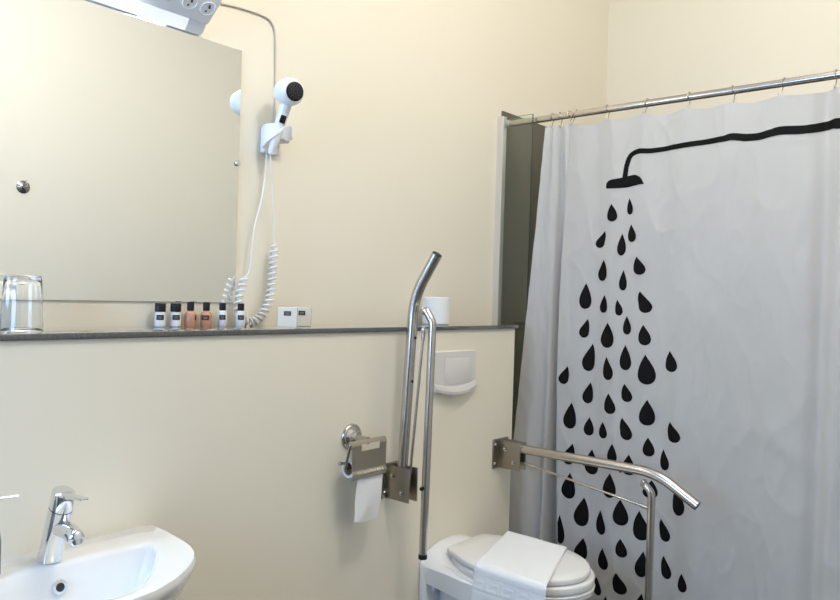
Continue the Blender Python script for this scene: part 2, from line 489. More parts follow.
# ------------------------------------------------------------------ tumbler
t = B()
prof = [(.0430, 0), (.0445, .001), (.0445, .004), (.0435, .010), (.0405, .066), (.0380, .112), (.0372, .118), (.0355, .120), (.001, .120),
        ]
inner = [(.001, .109), (.033, .109), (.0352, .105), (.0378, .066), (.0412, .010), (.0418, 0.0)]
lathe(t, prof[:], (.690, 1.742, SH), (0, 0, 1), 48, 0, (False, False))
lathe(t, inner, (.690, 1.742, SH), (0, 0, 1), 48, 0, (False, False))
lathe(t, [(.0418, 0), (.0430, 0)], (.690, 1.742, SH), (0, 0, 1), 48, 0, (False, False))
bmesh.ops.remove_doubles(t, verts=t.verts, dist=1e-5)
t = obj('drinking_glass', t, M['glass']); rebase(t, (.690, 1.742, SH))
tag(t, 'clear drinking glass standing upside down at the left end of the shelf', 'glass')

# ------------------------------------------------------------------ little bottles
def bottle(x, y, kind, label, rot=0.0, lab='label'):
    g = 'miniature toiletry bottles on the shelf'
    t = thing('toiletry_bottle', (x, y, SH), label, 'bottle', g); k_ = 1.12
    body = M['bottle_white'] if kind != 'orange' else M['bottle_orange']
    b = B(); c = (x, y, SH)
    if kind == 'jar':      # short wide tube standing on its cap turned up
        prof = [(.0125, 0), (.0138, .0015), (.0138, .030), (.0132, .034), (.0095, .036)]; ct, ch, cr, lz = .035, .020, .0138, (.016, .028)
    elif kind == 'orange':
        prof = [(.0145, 0), (.0155, .002), (.0155, .026), (.0150, .030), (.0125, .034), (.0085, .0365), (.0075, .039)]; ct, ch, cr, lz = .038, .021, .0092, (.015, .027)
    else:
        prof = [(.0115, 0), (.0125, .0015), (.0125, .030), (.0118, .035), (.0085, .038), (.0075, .040)]; ct, ch, cr, lz = .039, .0185, .0092, (.016, .028)
    prof = [(r_, h_ * k_) for r_, h_ in prof]; ct *= k_; ch *= k_; lz = [z_ * k_ for z_ in lz]
    lathe(b, prof, c, (0, 0, 1), 28)
    obj('bottle_body', b, body, t)
    b = B(); lathe(b, [(cr - .0008, ct), (cr, ct + .001), (cr, ct + ch - .0015), (cr - .001, ct + ch), (.0005, ct + ch)], c, (0, 0, 1), 24)
    obj('bottle_cap', b, M['black'], t, label='black cap')
    # curved label facing the room
    R = max(p[0] for p in prof) + .0004
    b = B(); rows = []
    for z in lz:
        rows.append([(x + R * math.sin(a), y - R * math.cos(a), SH + z) for a in [rot + (-.72 + 1.44 * i / 10) for i in range(11)]])
    loft(b, rows, (False, False), False)
    for zz, hw in ((.58, .34), (.36, .24)):
        z = lz[0] + (lz[1] - lz[0]) * zz
        rows = [[(x + (R + .0003) * math.sin(a), y - (R + .0003) * math.cos(a), SH + z + dz) for a in [rot + (-hw + 2 * hw * i / 6) for i in range(7)]] for dz in (-.0006, .0006)]
        loft(b, rows, (False, False), False, 1)
    obj('bottle_label', b, [M[lab], M['label_ink']], t, label='small dark label' if lab == 'label' else 'small dark red label')
    return t
bottle(1.050, 1.786, 'jar', 'white toiletry bottle with wide black cap, leftmost of the row', -.52)
bottle(1.095, 1.786, 'jar', 'white toiletry bottle with wide black cap, touching the first orange bottle', -.40)
bottle(1.139, 1.785, 'orange', 'peach orange toiletry bottle with its label turned away, left of the two', .95)
bottle(1.187, 1.783, 'orange', 'peach orange toiletry bottle with a dark red label facing front, right of the two', -.75, 'label_red')
bottle(1.238, 1.781, 'slim', 'slim white toiletry bottle standing between the orange bottle and the last bottle', -.58)
bottle(1.288, 1.765, 'slim', 'slim white toiletry bottle beside the coiled dryer lead, rightmost of the row', -.56)

# ------------------------------------------------------------------ soap cartons
def carton(x, y, label, rot):
    t = thing('soap_carton', (x, y, SH), label, 'box', 'cream soap boxes on the shelf')
    m4 = Matrix.Translation((x, y, SH)) @ Matrix.Rotation(rot, 4, 'Z')
    b = B(); box(b, -.027, .027, -.009, .009, 0, .056, .0008, 1, 0, m4); 
    side = Vector((math.cos(rot), math.sin(rot), 0))
    for f in b.faces: f.material_index = 1 if f.normal.dot(side) > .9 else 0  # right face coloured brown for the shadow gap beside the box
    obj('carton_body', b, [M['carton'], M['carton_shade_side']], t, False)
    b = B(); box(b, -.0102, .0102, -.0096, -.0088, .0325, .0455, 0, 1, 0, m4)
    for zz, hw in ((.0405, .0075), (.0368, .0055)):
        box(b, -hw, hw, -.0099, -.0095, zz - .0007, zz + .0007, 0, 1, 1, m4)
    obj('carton_label', b, [M['label'], M['label_ink']], t, False, label='dark printed square')
carton(1.398, 1.692, 'cream soap carton with dark label, the front one of the pair', -.80)
carton(1.486, 1.732, 'cream soap carton with dark label, half hidden behind the other carton', -.80)

# ------------------------------------------------------------------ spare toilet roll on the shelf
def roll(name, c, axis, r, h, core, t):
    b = B(); lathe(b, [(core, 0), (r - .002, 0), (r, .002), (r, h - .002), (r - .002, h), (core, h)], c, axis, 44, 0, (False, False))
    obj('paper', b, M['paper'], t)
    b = B(); lathe(b, [(core, 0.0005), (core - .001, 0.0005), (core - .001, h - .0005), (core, h - .0005), (core, .0005)], c, axis, 30, 0, (False, False))
    obj('cardboard_core', b, M['core'], t, label='brown cardboard core')
t = thing('toilet_roll', (2.125, 1.735, SH), 'spare white toilet roll standing on the shelf behind the folded grab rail', 'toilet roll')
roll('r', (2.125, 1.735, SH), (0, 0, 1), .0485, .098, .021, t)

# ------------------------------------------------------------------ flush plate
t = thing('flush_plate', (2.08, HY, 1.05), 'white cistern flush plate with a bulging lower lip on the half wall', 'flush plate')
X0, X1 = 1.952, 2.186
def lip(x): return ((x - (X0 + X1) / 2) / ((X1 - X0) / 2)) ** 2
b = B()
nx = 24; rings = []
for i in range(nx + 1):
    x = X0 + (X1 - X0) * i / nx
    zt = 1.123; zb = .990 - .020 * (1 - lip(x)) ; d = .008
    d2 = .016 + .012 * (1 - lip(x)); zl = 1.012 - .016 * (1 - lip(x))
    rings.append([(x, HY, zt), (x, HY - d + .002, zt), (x, HY - d, zt - .002), (x, HY - d, zl + .004), (x, HY - d - .002, zl), (x, HY - d2, zl - .012), (x, HY - d2, zb + .003), (x, HY - d2 + .006, zb), (x, HY, zb)])
loft(b, rings)
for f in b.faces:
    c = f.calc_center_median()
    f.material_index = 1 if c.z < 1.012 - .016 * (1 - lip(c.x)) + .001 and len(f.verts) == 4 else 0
obj('plate_body', b, [M['plate'], M['plate_lip']], t, True, 25)
b = B(); box(b, 2.006, 2.158, HY - .0105, HY - .004, 1.008, 1.098, .0025, 2); obj('flush_button', b, M['plate'], t, label='square flush button')
b = B()
for a in ((2.0045, 2.1595, 1.0975, 1.0995), (2.0045, 2.0060, 1.008, 1.0975), (2.158, 2.1595, 1.008, 1.0975)):
    box(b, a[0], a[1], HY - .0086, HY - .006, a[2], a[3])
obj('button_gap', b, M['grey_plastic'], t, False, label='grey gap round the button')
# ------------------------------------------------------------------ toilet paper holder
t = thing('paper_holder', (1.575, HY, .885), 'chrome toilet paper holder with steel cover flap on the half wall', 'paper holder')
b = B()
lathe(b, [(.040, 0), (.040, .003), (.0375, .007), (.033, .009), (.0325, .012), (.029, .0145), (.023, .018), (.022, .021), (.015, .0235), (.011, .026), (.010, .05), (.010, .072)], (1.577, HY, .883), (0, -1, 0), 40)
obj('rosette', b, M['holder'], t)
b = B()
tube(b, fillet([(1.638, 1.531, .882), (1.508, 1.531, .882), (1.510, 1.553, .804), (1.524, 1.553, .804), (1.636, 1.553, .804)], .010), .0042, 12)
obj('holder_bar', b, M['holder'], t)
b = B(); lathe(b, [(.0045, 0), (.0045, .016), (.0062, .018), (.0062, .022), (.0005, .0235)], (1.510, 1.553, .822), (-1, 0, .1), 14)
obj('end_pin', b, M['holder'], t)
b = B()    # cover flap with a cut-out, curling over the bar
X0, X1 = 1.503, 1.644
def flap(u, w):  # u 0..1 across, w 0..1 down
    z = .889 - .110 * w; y = 1.519
    if w < .12: q = w / .12; y = 1.530 - .011 * math.sin(q * PI / 2); z = .887 - .004 + .004 * math.cos(q * PI / 2) - .010 * q
    if w > .78: y = 1.519 - .006 * math.sin((w - .78) / .22 * PI)
    x = X0 + (X1 - X0) * u
    x += .004 * (1 if u > .5 else -1) * math.exp(-((w - .02) / .1) ** 2) * abs(u - .5) * 2
    return Vector((x, y, z))
nu, nw = 30, 36; th = .0014
grid = {}
for i in range(nu + 1):
    for j in range(nw + 1): grid[i, j] = b.verts.new(flap(i / nu, j / nw))
for i in range(nu):
    for j in range(nw):
        u, w = (i + .5) / nu, (j + .5) / nw
        if .25 < u < .80 and .09 < w < .29: continue
        b.faces.new((grid[i, j], grid[i + 1, j], grid[i + 1, j + 1], grid[i, j + 1]))
b.normal_update(); bmesh.ops.solidify(b, geom=b.faces[:], thickness=th)
loose = [v for v in b.verts if not v.link_faces]
bmesh.ops.delete(b, geom=loose, context='VERTS')
for k in range(11):
    u = .16 + .72 * k / 10
    p0, p1 = flap(u, .80), flap(u - .02, .93)
    tube(b, [p0 + Vector((0, -.0005, 0)), p0.lerp(p1, .5) + Vector((0, -.0030, 0)), p1 + Vector((0, -.0005, 0))], [.0016, .0032, .0016], 8)
obj('cover_flap', b, M['steel_flap'], t, True, 40)

t = thing('toilet_roll', (1.575, 1.548, .77), 'white toilet roll on the chrome holder with a sheet hanging down', 'toilet roll')
b = B(); c = (1.522, 1.553, .804); r0 = .0265
lathe(b, [(.019, 0), (r0, 0), (r0, .108), (.019, .108)], c, (1, 0, 0), 40, 0, (False, False))
obj('paper', b, M['paper'], t)
b = B(); lathe(b, [(.0190, .0004), (.0180, .0004), (.0180, .1076), (.0190, .1076), (.0190, .0004)], c, (1, 0, 0), 30, 0, (False, False))
obj('cardboard_core', b, M['core'], t, label='brown cardboard core')
b = B()
rows = []
for j in range(25):
    q = j / 24
    ang = -PI / 2 * (1 - min(1, q * 5))    # leaves the roll at its front
    z = .804 - .147 * q ; y = 1.553 - r0 - .0012 - .004 * math.sin(q * 3.0)
    row = []
    for i in range(13):
        u = i / 12; x = 1.534 + .106 * u - .004 * q + .0035 * math.sin(q * 9 + u * 2) * q
        zz = z - (.014 * (1 - u) * (q ** 3) if False else .010 * math.sin(u * 2.4) * q ** 3)
        row.append((x - .010 * q, y + .0035 * math.sin(u * 5 + q * 4) * q, zz))
    rows.append(row)
loft(b, rows, (False, False), False)
b.normal_update(); bmesh.ops.solidify(b, geom=b.faces[:], thickness=.0006)
obj('hanging_sheet', b, M['paper'], t)

# ------------------------------------------------------------------ hinged grab rails
def grab_rail(x, folded, label):
    base = Vector((x, HY, .69)); lean = .012 if folded else 0
    t = thing('grab_rail', base, label, 'grab rail', 'hinged grab rails beside the toilet')
    zc = .727
    # wall plate, two cheeks, bolts
    b = B()
    wl = x - .050 if not folded else x - .034
    box(b, wl, x + .048, HY - .006, HY, zc - .055, zc + .055, .002)
    pl = obj('wall_plate', b, M['steel_dark'], t, True)
    for z in (zc - .036, zc + .036):
        for xx in (wl + .009, x + .038):
            b = B(); lathe(b, [(.0068, 0), (.0068, .003), (.0045, .006), (.0005, .0065)], (xx, HY - .006, z), (0, -1, 0), 14)
            obj('wall_screw', b, M['steel'], pl)
    for s in (-1, 1):
        b = B(); xx = x + s * .0190
        box(b, xx - .002, xx + .002, HY - .104, HY - .004, zc - .052, zc + .052, .0012)
        ck = obj('cheek_plate', b, M['steel_dark'], t, True)
        for y, z in ((HY - .038, zc + .022), (HY - .076, zc - .024)):
            b = B(); lathe(b, [(.0085, 0), (.0085, .003), (.0062, .003), (.0062, .008), (.0045, .0095), (.0005, .010)], (xx + s * .002, y, z), (s, 0, 0), 16)
            obj('pivot_bolt', b, M['steel'], ck)
    # rail in its lowered position: along -Y from the pivot
    piv = Vector((x, HY - .060, zc + .024)); r = .0165
    rail = [(0, 0, .004), (0, -.555, .006), (0, -.691, -.074)]
    pts = fillet(rail, .24, 16)
    a = math.radians(87.5) if folded else 0.0
    rot = Matrix.Rotation(-a, 4, 'X')
    W = lambda p: (lambda q: q + Vector((lean * (q.z - piv.z), 0, 0)))(piv + (rot @ Vector(p)))
    b = B(); tube(b, [W(p) for p in pts], r, 24)
    rl = obj('rail_tube', b, M['steel'], t)
    d_end = (W(pts[-1]) - W(pts[-2])).normalized()
    b = B(); lathe(b, [(r - .0015, 0), (r - .0015, .0008), (.0005, .001)], W(pts[-1]), d_end, 20)
    obj('end_cap', b, M['black'], rl, label='dark end cap')
    for yy in (.295, .430):
        dn = (rot @ Vector((0, 0, -1)))
        b = B(); lathe(b, [(.0044, -.001), (.0044, .0012), (.0030, .0022), (.0003, .0024)], W((0, -yy, .0045 - r)), dn, 12)
        obj('buffer_plug', b, M['black'], rl, label='small black plug')
    # supporting leg hinged under the rail
    hin = W((0, -.513, -.036))
    if folded:
        lp = [hin, hin + Vector((.002, -.010, .004)), hin + Vector((.004, -.034, -.030)), hin + Vector((-.002, -.028, -.750))]
    else:
        lp = [hin, hin + Vector((0, -.004, -.004)), hin + Vector((0, -.028, -.024)), Vector((hin.x, hin.y - .028, .0))]
    P = fillet(lp, .035, 8)
    b = B(); tube(b, P, .0122, 20); lg = obj('leg', b, M['steel'], t)
    b = B()
    lathe(b, [(.009, -.012), (.009, .012)], hin, (1, 0, 0), 16)
    box(b, hin.x - .011, hin.x + .011, hin.y - .006, hin.y + .006, hin.z - .006, hin.z + .012, .002)
    obj('leg_hinge', b, M['steel'], lg)
    foot = P[-1]
    b = B(); lathe(b, [(.0135, 0), (.0135, .012), (.0125, .014)], (foot.x, foot.y, foot.z), (0, 0, 1), 18)
    obj('foot_cap', b, M['black'], lg, label='dark foot cap')
    if folded:
        b = B(); lathe(b, [(.006, 0), (.006, .006), (.004, .009)], (foot.x - .0115, foot.y, foot.z + .215), (-1, 0, 0), 12)
        obj('rubber_stop', b, M['black'], lg, label='small black rubber stop')
    # thin strut between bracket and leg
    s0 = Vector((x, HY - .085, zc - .018))
    s1 = P[-2].lerp(P[-1], .09) if not folded else hin + Vector((.0, -.004, -.054))
    if not folded: s1 = Vector((P[-1].x, P[-2].y + .004, .637))
    b = B(); ud = (s1 - s0).normalized(); tube(b, [s0, s1 - ud * .02], .0042, 12); tube(b, [s1 - ud * .034, s1 - ud * .006], .0062, 12)
    st = obj('strut', b, M['steel'], t)
    b = B(); lathe(b, [(.0005, -.008), (.006, -.006), (.0082, 0), (.006, .006), (.0005, .008)], s1, (1, 0, 0), 16)
    if folded: tube(b, [s1, s1 + Vector((.003, -.020, .0))], .004, 10)
    obj('ball_joint', b, M['chrome'], st)
    return t
grab_rail(1.748, True, 'brushed steel hinged grab rail folded up against the half wall left of the toilet')
grab_rail(2.366, False, 'brushed steel hinged grab rail lowered in front of the shower curtain')

# ------------------------------------------------------------------ wash basin
t = thing('wash_basin', (.667, 1.45, .60), 'white ceramic wash basin mounted on the half wall under the mirror', 'basin')
C0 = .667
half = [(0, 1.597), (.15, 1.597), (.254, 1.597), (.264, 1.592), (.262, 1.527), (.254, 1.440), (.247, 1.400), (.233, 1.362), (.208, 1.325), (.172, 1.290), (.126, 1.257), (.067, 1.230), (0, 1.220)]
inn = [(0, 1.490), (.10, 1.489), (.170, 1.486), (.188, 1.478), (.190, 1.462), (.178, 1.430), (.152, 1.390), (.120, 1.345), (.090, 1.308), (.060, 1.280), (.030, 1.264), (0, 1.260)]
def full(h):
    return [(C0 + x, y) for x, y in h] + [(C0 - x, y) for x, y in h[::-1][1:-1]]
def ringp(h, z, n=96, s=1.0, cy=1.40):
    # straight back, smoothed front
    L_ = resample([Vector((x, y, 0)) for x, y in full(h)], n)
    return [Vector((C0 + (p.x - C0) * s, (cy + (p.y - cy) * s), z)) for p in L_]
def mixr(a, c, q, z): return [Vector((p.x * (1 - q) + r_.x * q, p.y * (1 - q) + r_.y * q, z)) for p, r_ in zip(a, c)]
zt = .762
O, I = ringp(half, zt), ringp(inn, zt)
back = lambda ring, z, s, cy=1.597: [Vector((C0 + (p.x - C0) * s, cy + (p.y - cy) * s, z)) for p in ring]
b = B()
rings = [back(O, .60, .45), back(O, .615, .62), back(O, .66, .82), back(O, .70, .93), back(O, .735, .985), back(O, .748, .998), mixr(O, I, .02, .755), mixr(O, I, .06, zt), mixr(O, I, .5, zt - .0005), mixr(O, I, .86, zt - .001), mixr(O, I, .96, zt - .004),
         ringp(inn, zt - .012), ringp(inn, zt - .05, 96, .93), ringp(inn, zt - .095, 96, .80), ringp(inn, zt - .118, 96, .62), ringp(inn, zt - .126, 96, .35), ringp(inn, zt - .129, 96, .10)]
loft(b, rings)
basin = obj('basin_body', b, M['ceramic'], t, True, 60)
# overflow hole on the back slope of the bowl
onrm = Vector((0, -1, .30)).normalized()
b = B(); disc_ring(b, (C0 + .004, 1.4815, .716), onrm, .0085, .0145, .003, 28); ov = obj('overflow_ring', b, M['chrome'], t, label='chrome overflow ring')
b = B(); lathe(b, [(.009, 0), (.009, .0015), (.0003, .0016)], (C0 + .004, 1.4815, .716), onrm, 24); obj('overflow_hole', b, M['hole'], ov, label='dark overflow hole')
b = B(); lathe(b, [(.030, 0), (.030, .003), (.024, .005), (.022, .002), (.0005, .004)], (C0, 1.386, .627), (0, 0, 1), 28); obj('drain_plug', b, M['chrome'], t, label='chrome drain plug')

# ------------------------------------------------------------------ faucet
t = thing('faucet', (C0, 1.52, zt), 'chrome single lever tap standing at the back of the wash basin', 'faucet')
b = B()
def oval(c, rx, ry, n=28, tilt=0): return [Vector((c[0] + rx * math.cos(2 * PI * k / n), c[1] + ry * math.sin(2 * PI * k / n), c[2] + tilt * ry * math.sin(2 * PI * k / n))) for k in range(n)]
loft(b, [oval((C0, 1.520, zt), .0235, .0265), oval((C0, 1.520, zt + .003), .0235, .0265), oval((C0, 1.509, zt + .030), .0225, .0255), oval((C0, 1.488, zt + .085), .0215, .0245, 28, .25), oval((C0, 1.477, zt + .112), .0212, .0242, 28, .35)])
fb = obj('faucet_body', b, M['chrome'], t)
b = B()
loft(b, [oval((C0, 1.4765, zt + .1135), .0210, .0240, 28, .35), oval((C0, 1.468, zt + .140), .0208, .0238, 28, .35), oval((C0, 1.4665, zt + .1455), .0200, .0225, 28, .35), oval((C0, 1.466, zt + .148), .016, .018, 28, .35)])
cap = obj('lever_cap', b, M['chrome'], t)
b = B()
def slab(y, z, w, h): return [Vector((C0 - w, y, z - h)), Vector((C0 + w, y, z - h)), Vector((C0 + w, y, z)), Vector((C0 - w, y, z))]
loft(b, [slab(1.475, zt + .146, .010, .012), slab(1.445, zt + .146, .0095, .010), slab(1.415, zt + .148, .0085, .006), slab(1.384, zt + .1505, .0075, .005), slab(1.377, zt + .1512, .006, .004)])
bmesh.ops.bevel(b, geom=b.edges[:], offset=.0015, segments=2, profile=.5, affect='EDGES')
obj('lever', b, M['chrome'], cap)
b = B()
tube(b, smooth_path([(C0, 1.495, zt + .072), (C0, 1.465, zt + .074), (C0, 1.440, zt + .074), (C0, 1.418, zt + .070), (C0, 1.404, zt + .064)], 6), [.016, .0162, .0164, .0166, .0168, .0168, .0168, .0168, .0168, .0168, .0168, .0168, .0168, .0168, .0168, .0168, .0168, .0166, .0165, .0164, .0163, .016, .0155, .014, .011], 22)
sp = obj('spout', b, M['chrome'], t)
b = B(); lathe(b, [(.0125, -.012), (.0125, .006), (.011, .0085), (.0005, .0075)], (C0, 1.410, zt + .062), (0, -.42, -1), 24); obj('aerator', b, M['chrome'], sp)
b = B()
c0 = Vector((C0, 1.450, zt + .118))
lathe(b, [(.0042, 0), (.0042, .001), (.0003, .0012)], (C0, 1.4495, zt + .122), (0, -1, -.3), 16)
obj('temperature_dot', b, simple('dark_mark', (.05, .03, .05), .3), cap, label='dark temperature mark')

# ------------------------------------------------------------------ soap dispenser at the picture's left edge
t = thing('soap_dispenser', (.540, 1.515, zt), 'soap dispenser with chrome pump nozzle on the back of the wash basin', 'soap dispenser')
b = B(); lathe(b, [(.030, 0), (.032, .002), (.032, .062), (.029, .082), (.018, .098), (.012, .104)], (.540, 1.515, zt), (0, 0, 1), 32); obj('dispenser_bottle', b, M['grey_bottle'], t)
b = B(); lathe(b, [(.014, .103), (.014, .118), (.006, .120), (.006, .134), (.011, .136), (.011, .146), (.0005, .148)], (.540, 1.515, zt), (0, 0, 1), 24)
tube(b, [(.540, 1.515, zt + .141), (.570, 1.511, zt + .1415), (.598, 1.507, zt + .1415)], [.0045, .0042, .0036], 12)
obj('pump', b, M['chrome'], t, label='chrome pump with nozzle')
# ------------------------------------------------------------------ toilet
TX = 2.066
t = thing('toilet', (TX, HY, 0), 'white wall hung toilet with closed lid between the two grab rails', 'toilet')
def dshape(hw, yb, yf, hb, z, n=64):
    """plan outline: back edge at yb with half width hb, widening to hw, rounded front at yf"""
    ym = yf + hw * 1.30
    pts = [(0, yb), (hb * .6, yb), (hb * .92, yb - .006), (hb, yb - .02)]
    for q in (.25, .5, .75): pts.append((hb + (hw - hb) * math.sin(q * PI / 2), yb - .02 + (ym - yb + .02) * q))
    for k in range(0, 13):
        a = PI / 2 * k / 12; pts.append((hw * math.cos(a), ym - (ym - yf) * math.sin(a)))
    full_ = [(TX + x, y, z) for x, y in pts] + [(TX - x, y, z) for x, y in pts[::-1][1:-1]]
    return resample(full_, n)
b = B()
loft(b, [dshape(.10, 1.56, 1.36, .07, .10), dshape(.115, 1.575, 1.26, .08, .16), dshape(.135, 1.58, 1.17, .09, .24), dshape(.160, 1.575, 1.10, .10, .33), dshape(.180, 1.56, 1.088, .12, .39), dshape(.187, 1.55, 1.058, .14, .415), dshape(.188, 1.55, 1.056, .145, .430), dshape(.183, 1.548, 1.068, .142, .436), dshape(.15, 1.53, 1.07, .12, .437)])
# arched deck behind the seat, running back to the wall
rings = []
for y, hw, z0, arch in ((1.598, .155, .426, .048), (1.585, .157, .427, .048), (1.54, .163, .430, .036), (1.47, .176, .4345, .010), (1.40, .1875, .4345, .003), (1.33, .189, .4345, .002)):
    row = []
    for i in range(25):
        u = -1 + 2 * i / 24
        row.append((TX + hw * u, y, z0 + arch * (1 - abs(u) ** 2.6) - .012 * abs(u) ** 14))
    und = [(TX + hw * u, y, .362) for u in (.98, .5, 0, -.5, -.98)]
    rings.append(row + und)
loft(b, rings)
box(b, TX - .156, TX + .156, 1.566, 1.5985, .08, .424, .006, 2)
bowl = obj('bowl', b, M['ceramic'], t, True, 40)
for s in (-1, 1):
    b = B(); lathe(b, [(.011, -.012), (.011, .004), (.009, .009), (.0005, .011)], (TX + s * .118, 1.566, .335), (0, -1, 0), 18)
    obj('fixing_cap', b, M['plastic'], bowl, label='white fixing bolt cap')
b = B(); tube(b, [(TX - .06, 1.575, .25), (TX - .06, 1.50, .25)], .045, 20); obj('waste_pipe', b, M['grey_plastic'], t)
def slabring(hw, yb, yf, hb, z0, z1, r=.007):
    return [dshape(hw - r, yb - r, yf + r, hb - r, z0), dshape(hw - r * .3, yb - r * .3, yf + r * .3, hb - r * .3, z0 + r * .3), dshape(hw, yb, yf, hb, z0 + r), dshape(hw, yb, yf, hb, z1 - r), dshape(hw - r * .3, yb - r * .3, yf + r * .3, hb - r * .3, z1 - r * .3), dshape(hw - r, yb - r, yf + r, hb - r, z1)]
b = B(); loft(b, slabring(.1875, 1.512, 1.0575, .116, .4355, .4595, .004)); obj('seat', b, M['lid'], t, True, 50)
b = B()
rr = slabring(.182, 1.530, 1.072, .112, .4620, .481, .005)
for s, dz in ((.8, .0015), (.5, .003), (.2, .0036)):
    rr.append([Vector((TX + (p.x - TX) * s, 1.28 + (p.y - 1.28) * s, .481 + dz)) for p in rr[5]])
loft(b, rr); obj('lid', b, M['lid'], t, True, 50)
for s in (-1, 1):
    b = B(); tube(b, [(TX + s * .045, 1.526, .459), (TX + s * .070, 1.526, .459)], .007, 16)
    obj('hinge', b, M['chrome'], t)

# ------------------------------------------------------------------ towel over the lid
NU, NV = 120, 210
LZ = .4855
def meander(u, v):
    """raised border: greek key, u along the band (0..1), v across (0..1)"""
    if v < 0 or v > 1: return 0
    if v < .10 or v > .90: return 1
    p = (u * 5) % 1.0; w = .13
    def seg(x, y, x0, x1, y0, y1): return x0 <= x <= x1 and y0 <= y <= y1
    x, y = p, (v - .16) / .68
    if y < 0 or y > 1: return 0
    lines = ((0, .92, .80, 1), (.0, .14, 0, 1), (.78, .92, .28, 1), (.34, .92, .28, .48), (.34, .48, .28, .66), (0, .14, 0, .2), (.92, 1, 0, .2))
    return 1 if any(seg(x, y, *l) for l in lines) else 0
XR0, XL0 = 2.228, TX - .186     # right hem, fold over the left side of the seat
flat = XR0 - XL0
def towel_pt(u, s):
    """u across 0..1 (back to front), s = distance from the right hem"""
    y0r, y0l = 1.462, 1.352; y1r, y1l = 1.226, 1.098
    q = min(1, s / flat)
    yb = y0r + (y0l - y0r) * q; yf = y1r + (y1l - y1r) * q
    rr_ = .016
    if s < flat - rr_: x, z, ex = XR0 - s, LZ + .0035, 0
    elif s < flat - rr_ + rr_ * PI / 2:
        a = (s - flat + rr_) / rr_
        x = XL0 + rr_ - rr_ * math.sin(a) ; z = LZ + .0035 - rr_ + rr_ * math.cos(a)
    else:
        d = s - (flat - rr_ + rr_ * PI / 2); x = XL0 - .004 * min(1, d / .05) - .012 * d; z = LZ + .0035 - rr_ - d
        yb += .030 * d; yf += .05 * d - .0
    y = yb + (yf - yb) * u
    return Vector((x, y, z))
SMAX = .61
b = B(); G = {}
for j in range(NV + 1):
    s = SMAX * j / NV
    for i in range(NU + 1):
        u = i / NU; p = towel_pt(u, s)
        e = .0015
        dx = (towel_pt(u, s + e) - towel_pt(u, max(0, s - e))); dy = (towel_pt(min(1, u + .01), s) - towel_pt(max(0, u - .01), s))
        n = dx.cross(dy).normalized()
        if n.z < 0 and s < flat - .02: n = -n
        if s >= flat - .02 and n.x > 0 : n = -n
        wv = noise.noise(Vector((p.x * 9, p.y * 9, p.z * 6 + 4))) * .0030
        band = (s - flat - .012) / .062
        r_ = .0008 * meander(u, band) if 0 <= band <= 1 else .0010
        edge = min(u, 1 - u, s / .23) ; rnd = -.004 * math.exp(-(edge / .018) ** 2)
        if s > flat + .02: wv += .006 * math.sin(u * 6.0 + 1) * min(1, (s - flat - .02) / .15)
        G[i, j] = b.verts.new(p + n * (wv + r_ + rnd + .0035))
for i in range(NU):
    for j in range(NV): b.faces.new((G[i, j], G[i + 1, j], G[i + 1, j + 1], G[i, j + 1]))
bmesh.ops.recalc_face_normals(b, faces=b.faces)
top = [f for f in b.faces if abs(f.normal.z) > .9]
flip = sum(f.normal.z for f in top) < 0
ret = bmesh.ops.solidify(b, geom=b.faces[:], thickness=.0065 if not flip else -.0065)
t = obj('hand_towel', b, M['towel'], None, True, 60); rebase(t, (2.05, 1.30, LZ))
tag(t, 'folded white terry towel with a woven border draped across the toilet lid', 'towel')

# ------------------------------------------------------------------ glass shower screen
t = thing('shower_screen', (2.615, 1.73, 0), 'narrow fixed glass shower screen with pale wall profile beside the curtain', 'shower screen')
b = B(); box(b, 2.600, 2.630, WY - .030, WY, .0, 2.073, .001, 1); obj('wall_profile', b, M['alu'], t, False, label='pale metal wall profile')
b = B(); box(b, 2.611, 2.619, 1.655, WY - .028, .004, 2.066, .0005, 1)
for f in b.faces: f.material_index = 0 if abs(f.normal.x) > .9 else 1
obj('glass_pane', b, [M['pane'], M['pane_edge']], t, False)

# ------------------------------------------------------------------ curtain rod and rings
RX, RZ, RR = 2.640, 2.046, .0130
t = thing('curtain_rod', (RX, 1.0, RZ), 'long brushed metal rod carrying the shower curtain', 'curtain rod')
b = B()
tube(b, fillet([(RX, WY - .010, RZ), (RX, .30, RZ), (WXR - .010, .30, RZ)], .08, 12), RR, 20)
obj('rod_tube', b, M['steel'], t)
b = B(); lathe(b, [(.0195, 0), (.0195, .004), (.0175, .008), (.0160, .010), (.0160, .030), (.014, .031)], (RX, WY - .008, RZ), (0, -1, 0), 28); obj('wall_flange', b, M['alu'], t)
b = B(); lathe(b, [(.026, 0), (.026, .004), (.019, .008), (.0165, .010), (.0165, .030), (.014, .031)], (WXR - .008, .30, RZ), (-1, 0, 0), 28); obj('wall_flange', b, M['alu'], t)

